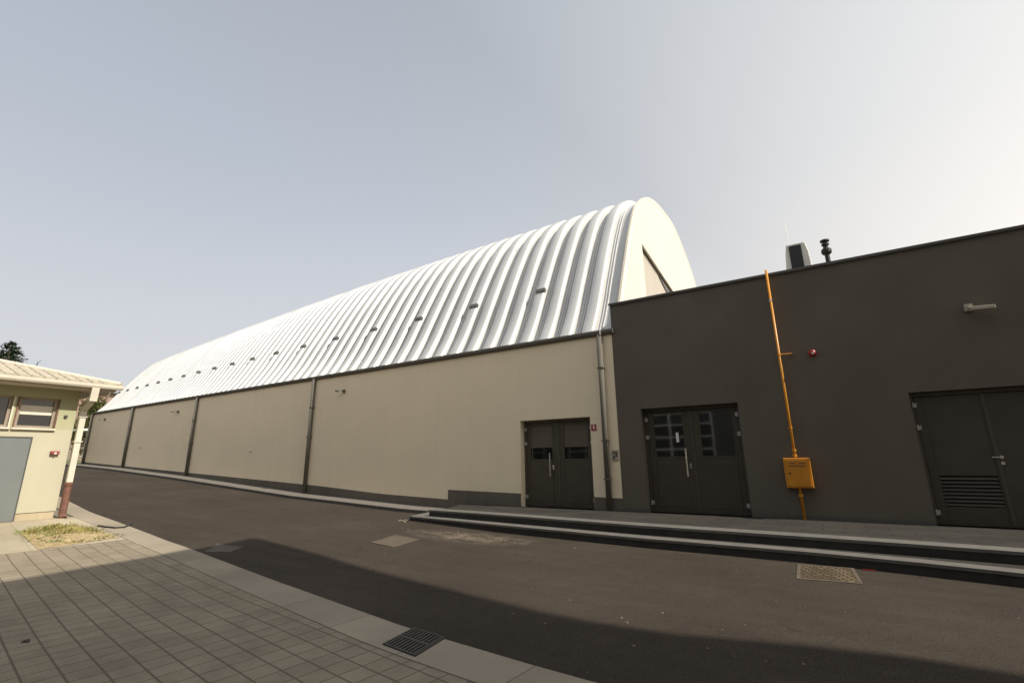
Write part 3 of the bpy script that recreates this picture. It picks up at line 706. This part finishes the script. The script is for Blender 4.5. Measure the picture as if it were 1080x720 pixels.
mds = rf.modifiers.new('thick', 'SOLIDIFY'); mds.thickness = .05; mds.offset = 0
tl = MB()
y = EY - .1
while y > -4.3:                                            # raised sheet joints running up the slope
    L = min(depth - .1, EY + .05 - y - .05)
    if L > .15:
        a = Vector((EX + .07, y, rz(-.01) + .03)); b_ = Vector((EX + .06 - L, y, rz(L) + .03))
        tl.tube([a, b_], .024, 8)
    y -= .215
build(tl, 'tile_roll', M['tile_roof'], rf)
st = MB()
for d in (.02, .42, .82, 1.22, 1.62):
    st.box(EX + .06 - d - .02, EX + .06 - d, -2, EY + .03 - d, rz(d), rz(d) + .045)
build(st, 'tile_step', M['tile_roof'], rf)
build(MB().tube([(EX + .06, EY + .05, rz(0) + .03), (EX + .06 - depth, EY + .05 - depth, rz(depth) + .03)], .06, 10), 'hip_cap', M['ivory'], rf)
# gutter outlet and downpipe at the corner
dp = MB(); 
def flat(mb, p, q, w=.075, d=.05):
    p = Vector(p); q = Vector(q); t = (q - p).normalized(); s = Vector((0, 1, 0)); s = (s - t * s.dot(t)).normalized(); u = t.cross(s)
    vs = [c + s * i * w + u * j * d for c in (p, q) for i, j in ((-1, -1), (1, -1), (1, 1), (-1, 1))]
    mb.add(vs, [(3, 2, 1, 0), (4, 5, 6, 7), (0, 1, 5, 4), (1, 2, 6, 5), (2, 3, 7, 6), (3, 0, 4, 7)])
flat(dp, (-14.74, 4.28, ZS + .07), (-14.78, 4.28, 1.52)); flat(dp, (-14.79, 4.28, 1.55), (-15.16, 4.27, 1.36), .06); flat(dp, (-15.19, 4.27, 1.40), (-15.19, 4.27, -.42), .06)
dpo = build(dp, 'downpipe', M['ivory'], B, bevel=.008)
lp = MB().tube([(-15.19, 4.27, -.42), (-15.19, 4.27, -1.1), (-15.10, 4.27, -1.19)], .072, 12).tube([(-15.19, 4.27, -.45), (-15.19, 4.27, -.38)], .085, 12)
build(lp, 'iron_section', M['rustpipe'], dpo)
for z in (.55, 1.15): build(MB().box(-15.29, -15.12, 4.19, 4.35, z, z + .03), 'clamp', M['ivory'], dpo)
build(MB().tube([(-14.8, 4.6, ZS + .02), (-14.95, 4.6, 1.62), (-15.2, 4.6, 1.58)], .03, 8), 'eave_bracket', M['ivory'], B)
RB = empty('alarm_bell', (FX, 3.92, .25), 'small red brown alarm box on the pale yellow wall', 'alarm box')
build(MB().box(FX + .001, FX + .08, 3.84, 4.0,   .265, .345), 'case', M['bell'], RB, bevel=.012)
build(MB().tube([(FX + .08, 3.92, .29), (FX + .095, 3.92, .29)], .025, 10), 'button', M['ivory'], RB)
tag(build(MB().lathe((FX + .03, 3.98, 1.13), [(0, .02), (.02, .035), (.05, .035), (.06, .02)], 10), 'wall_sensor', M['metal'], base=(FX, 3.98, 1.13)), 'tiny grey sensor knob on the yellow green wall band', 'sensor')
AN = empty('aerial', (-19.0, 4.07, 2.8), 'thin forked aerial behind the tiled hip roof', 'aerial')
build(MB().tube([(-19.0, 4.07, 2.0), (-19.0, 4.07, 2.98)], .008, 6), 'mast', M['iron'], AN)
build(MB().tube([(-19.0, 4.04, 2.88), (-19.0, 4.13, 3.04)], .006, 6), 'arm', M['iron'], AN)

# ------------------------------------------------------------------ trees and far things
def leaf_quads(mb, c, rx, rz_, n, s):
    for _ in range(n):
        while True:
            p = Vector((random.uniform(-1, 1), random.uniform(-1, 1), random.uniform(-1, 1)))
            if p.length < 1: break
        q = Vector((c[0] + p.x * rx, c[1] + p.y * rx, c[2] + p.z * rz_))
        a = Vector((random.gauss(0, 1), random.gauss(0, 1), random.gauss(0, 1))).normalized(); b = a.orthogonal().normalized(); k = s * random.uniform(.6, 1.3)
        mb.add([q - a * k, q - b * k * .45, q + a * k, q + b * k * .45], [(0, 1, 2, 3)])
def broadleaf(loc, h, r, label, n=26, per=130, s=.09, trunk=.16):
    t = empty('broadleaf_tree', loc, label, 'tree')
    m = MB().tube([loc, (loc[0] + .05, loc[1], loc[2] + h * .4), (loc[0], loc[1] + .05, loc[2] + h * .75)], [trunk, trunk * .7, trunk * .25], 10)
    cr = MB()
    for _ in range(n):
        a = random.uniform(0, 6.28); q = random.uniform(.15, 1) ** .6; zz = random.uniform(.30, .93)
        w = math.sin(min(1, (1.02 - zz) * 1.9) * math.pi / 2)
        c = (loc[0] + math.cos(a) * r * q * w, loc[1] + math.sin(a) * r * q * w, loc[2] + h * zz)
        m.tube([(loc[0], loc[1], loc[2] + h * max(.25, zz - .25)), c], [trunk * .25, .012], 5)
        leaf_quads(cr, c, r * .36, r * .30, per, s)
    build(m, 'trunk', M['bark'], t); build(sheet(cr), 'crown', M['leaves'], t)
    return t
def conifer(loc, h, r, label):
    t = empty('conifer_tree', loc, label, 'tree')
    build(MB().tube([loc, (loc[0], loc[1], loc[2] + h * .97)], [.22, .03], 10), 'trunk', M['bark'], t)
    cr = MB(); lv = 26
    for i in range(lv):
        f = i / (lv - 1); z = loc[2] + h * (.12 + .88 * f); rr = r * (1 - f) ** .75 + .12
        for k in range(int(9 + 9 * (1 - f))):
            a = random.uniform(0, 6.28); L = rr * random.uniform(.6, 1.1)
            d = Vector((math.cos(a), math.sin(a), random.uniform(-.05, .3)))
            for j in range(int(16 + L * 34)):
                u = random.uniform(.1, 1); q = Vector((loc[0], loc[1], z)) + d * L * u + Vector((random.gauss(0, .06), random.gauss(0, .06), random.gauss(0, .05)))
                e = (d + Vector((random.gauss(0, .6), random.gauss(0, .6), random.gauss(0, .5)))).normalized(); b = e.orthogonal().normalized(); kk = random.uniform(.07, .17)
                cr.add([q - e * kk * .2, q - b * kk * .22, q + e * kk, q + b * kk * .22], [(0, 1, 2, 3)])
    build(sheet(cr), 'crown', M['pine'], t)
conifer((-40, 7.25, -.05), 7.2, 3.0, 'dark conifer rising behind the tiled hip roof')
broadleaf((-47, 13.9, .22), 4.9, 1.7, 'olive green tree in the gap beyond the hangar end', 30, 150, .10)
broadleaf((-52, 15.8, .4), 2.6, 1.5, 'low dark bushy tree behind the red fence', 20, 140, .10, .1)
HB = empty('brick_house', (-78, 24, .65), 'far reddish brick house above the olive green tree', 'house')
build(MB().box(-86, -75, 20, 32, .4, 8.9), 'wall', M['brick'], HB)
build(MB().slab_y([(-86.6, 8.9), (-74.4, 8.9), (-80.5, 9.6)], 19.6, 32.4), 'roof', M['rustpipe'], HB)
for yy in (21.2, 24.2, 27.2):
    w = build(MB().box(-75, -74.93, yy, yy + 1.3, 6.4, 8.0), 'window', M['white'], HB)
    build(MB().box(-74.93, -74.9, yy + .1, yy + 1.2, 6.5, 7.9), 'pane', M['glass'], w)
FN = empty('picket_fence', (-50, 15, .3), 'red and white picket fence on the lawn beyond the hangar', 'fence')
pk = MB(); pk2 = MB()
for i in range(26):
    y = 12.4 + i * .2; (pk if i % 3 else pk2).box(-50.02, -49.98, y, y + .11, .35, 1.65)
build(pk, 'picket', M['brick'], FN); build(pk2, 'picket', M['white'], FN)
build(MB().box(-49.975, -49.94, 12.3, 17.7, .7, .78).box(-49.975, -49.94, 12.3, 17.7, 1.35, 1.43), 'rail', M['white'], FN)
SH = empty('white_canopy', (-44, 12.7, .1), 'small white flat canopy on posts beyond the hangar end', 'canopy')
build(MB().box(-45.4, -43.6, 12.2, 13.3, 2.42, 2.54), 'top', M['white'], SH)
for xx, yy in ((-45.3, 12.3), (-43.7, 12.3), (-45.3, 13.2), (-43.7, 13.2)): build(MB().tube([(xx, yy, .1), (xx, yy, 2.42)], .03, 8), 'post', M['white'], SH)

# ------------------------------------------------------------------ neighbours outside the frame: they cast the shadow and stand in the door glass
TB = empty('tall_block', (14, -2, -1.5), 'tall beige block with an overhanging flat roof right of the road', 'building')
edge = [(4.0, 5.86), (6.29, 5.57), (8.29, 5.19), (9.69, 4.97), (10.86, 4.80), (11.59, 4.77), (12.46, 4.83), (13.33, 5.07), (14.11, 5.22), (14.7, 5.22), (28, 5.2)]
slab = edge + [(28, -10), (5.2, -10), (4.67, 2.22), (4.45, 4.12)]
ZR = -1.43 + 12.3
build(MB().prism(slab, ZR - .25, ZR), 'roof', M['strip'], TB)
wl = [(5.1, 3.3), (12, 2.6), (27, 2.6), (27, -9), (6, -9), (5.4, 1.2)]
build(MB().prism(wl, -1.55, ZR - .25), 'wall', M['beige'], TB)
def grid_window(parent, x, z, y, w, h, nx, nz, face=1):
    t = .08
    f = MB().box(x, x + w, y, y + face * .06, z, z + t).box(x, x + w, y, y + face * .06, z + h - t, z + h).box(x, x + t, y, y + face * .06, z + t, z + h - t).box(x + w - t, x + w, y, y + face * .06, z + t, z + h - t)
    for i in range(1, nx): f.box(x + w * i / nx - .045, x + w * i / nx + .045, y, y + face * .05, z + t, z + h - t)
    for i in range(1, nz): f.box(x + t, x + w - t, y, y + face * .045, z + h * i / nz - .035, z + h * i / nz + .035)
    o = build(f, 'window', M['white'], parent)
    build(MB().box(x + .02, x + w - .02, y, y + face * .02, z + .02, z + h - .02), 'pane', M['glass'], o)
for k in range(3):
    for i in range(4): grid_window(TB, 13 + i * 3.2, -.2 + k * 3.2, 2.6, 1.8, 1.7, 3, 3)
SB = empty('school_wing', (-4, -8, -1.5), 'long dark grey wing with white gridded windows behind the viewpoint', 'building')
build(MB().box(-34, 3.5, -13, -7, -1.55, 8.0), 'wall', M['metal'], SB)
build(MB().box(-34.3, 3.8, -13.3, -6.5, 8.0, 8.2), 'roof', M['metal'], SB)
for k in range(2):
    for i in range(6): grid_window(SB, -8.5 + (i - 4) * 5.6, -.25 + k * 3.5, -7.0, 3.7, 2.9, 3, 4)

# ------------------------------------------------------------------ light, sky, camera
EL = 42.0; HAZE = 6.25
s = Vector((1, .012, 0)).normalized() * math.cos(R(EL)) + Vector((0, 0, math.sin(R(EL))))
sun = bpy.data.lights.new('sun', 'SUN'); sun.energy = 5.0; sun.angle = R(.55); sun.color = (1.0, .93, .80)
so = bpy.data.objects.new('sun', sun); col.objects.link(so); so.rotation_euler = (-s).to_track_quat('-Z', 'Y').to_euler(); so.location = (0, 0, 30)
w = bpy.data.worlds.new('World'); scene.world = w; w.use_nodes = True
nt = w.node_tree; bg = nt.nodes['Background']
sky = nt.nodes.new('ShaderNodeTexSky'); sky.sky_type = 'NISHITA'; sky.sun_disc = False
sky.sun_elevation = R(EL); sky.sun_rotation = R(89.3); sky.air_density = 1.0; sky.dust_density = 6.0; sky.ozone_density = 1.0; sky.altitude = 100
hs = nt.nodes.new('ShaderNodeHueSaturation'); hs.inputs['Saturation'].default_value = .7
nt.links.new(sky.outputs[0], hs.inputs['Color'])
# thick summer haze: paler towards the horizon and towards the sun's side of the sky
tc = N(nt, 'ShaderNodeTexCoord'); sp = N(nt, 'ShaderNodeSeparateXYZ'); nt.links.new(tc.outputs['Generated'], sp.inputs[0])
dt = N(nt, 'ShaderNodeVectorMath', operation='DOT_PRODUCT'); nt.links.new(tc.outputs['Generated'], dt.inputs[0]); dt.inputs[1].default_value = s
mr = N(nt, 'ShaderNodeMapRange'); nt.links.new(dt.outputs['Value'], mr.inputs['Value'])
for k_, v_ in (('From Min', -.7), ('From Max', 1.0), ('To Min', 0), ('To Max', 1)): mr.inputs[k_].default_value = v_
hz_v = ramp(nt, sp.outputs['Z'], [(0.0, (1.24, 1.21, 1.15)), (.20, (1.06, 1.065, 1.08)), (.50, (.735, .79, .875)), (1.0, (.375, .455, .585))])
hz_s = ramp(nt, mr.outputs[0], [(0.0, (.76, .77, .79)), (.30, (.94, .94, .95)), (.52, (1.06, 1.015, .95)), (1.0, (2.25, 2.0, 1.65))])
hz = mix(nt, hz_v, hz_s, 1.0, 'MULTIPLY')
up_ = N(nt, 'ShaderNodeVectorMath', operation='SCALE'); up_.inputs['Scale'].default_value = HAZE; nt.links.new(hz, up_.inputs[0])
nt.links.new(mix(nt, hs.outputs[0], up_.outputs[0], .78), bg.inputs['Color'])
bg.inputs['Strength'].default_value = .12

cam = bpy.data.cameras.new('camera'); co = bpy.data.objects.new('camera', cam); col.objects.link(co); scene.camera = co
cam.sensor_fit = 'HORIZONTAL'; cam.sensor_width = 36; cam.lens = 36 * 494.283 / 1080; cam.clip_start = .05; cam.clip_end = 2000
pi_, ro_, ya_ = R(14.13524), R(-.79192), R(-31.89333)
fw = Vector((math.sin(ya_) * math.cos(pi_), math.cos(ya_) * math.cos(pi_), math.sin(pi_)))
r0 = Vector((math.cos(ya_), -math.sin(ya_), 0)); u0 = r0.cross(fw)
r1 = r0 * math.cos(ro_) + u0 * math.sin(ro_); u1 = u0 * math.cos(ro_) - r0 * math.sin(ro_)
co.matrix_world = Matrix(((r1.x, u1.x, -fw.x, 0), (r1.y, u1.y, -fw.y, 0), (r1.z, u1.z, -fw.z, ZO), (0, 0, 0, 1)))

scene.render.engine = 'CYCLES'
scene.view_settings.view_transform = 'Standard'; scene.view_settings.look = 'None'
scene.view_settings.exposure = .2; scene.view_settings.gamma = 1
scene.cycles.max_bounces = 8
scene.render.resolution_x = 1024; scene.render.resolution_y = 682
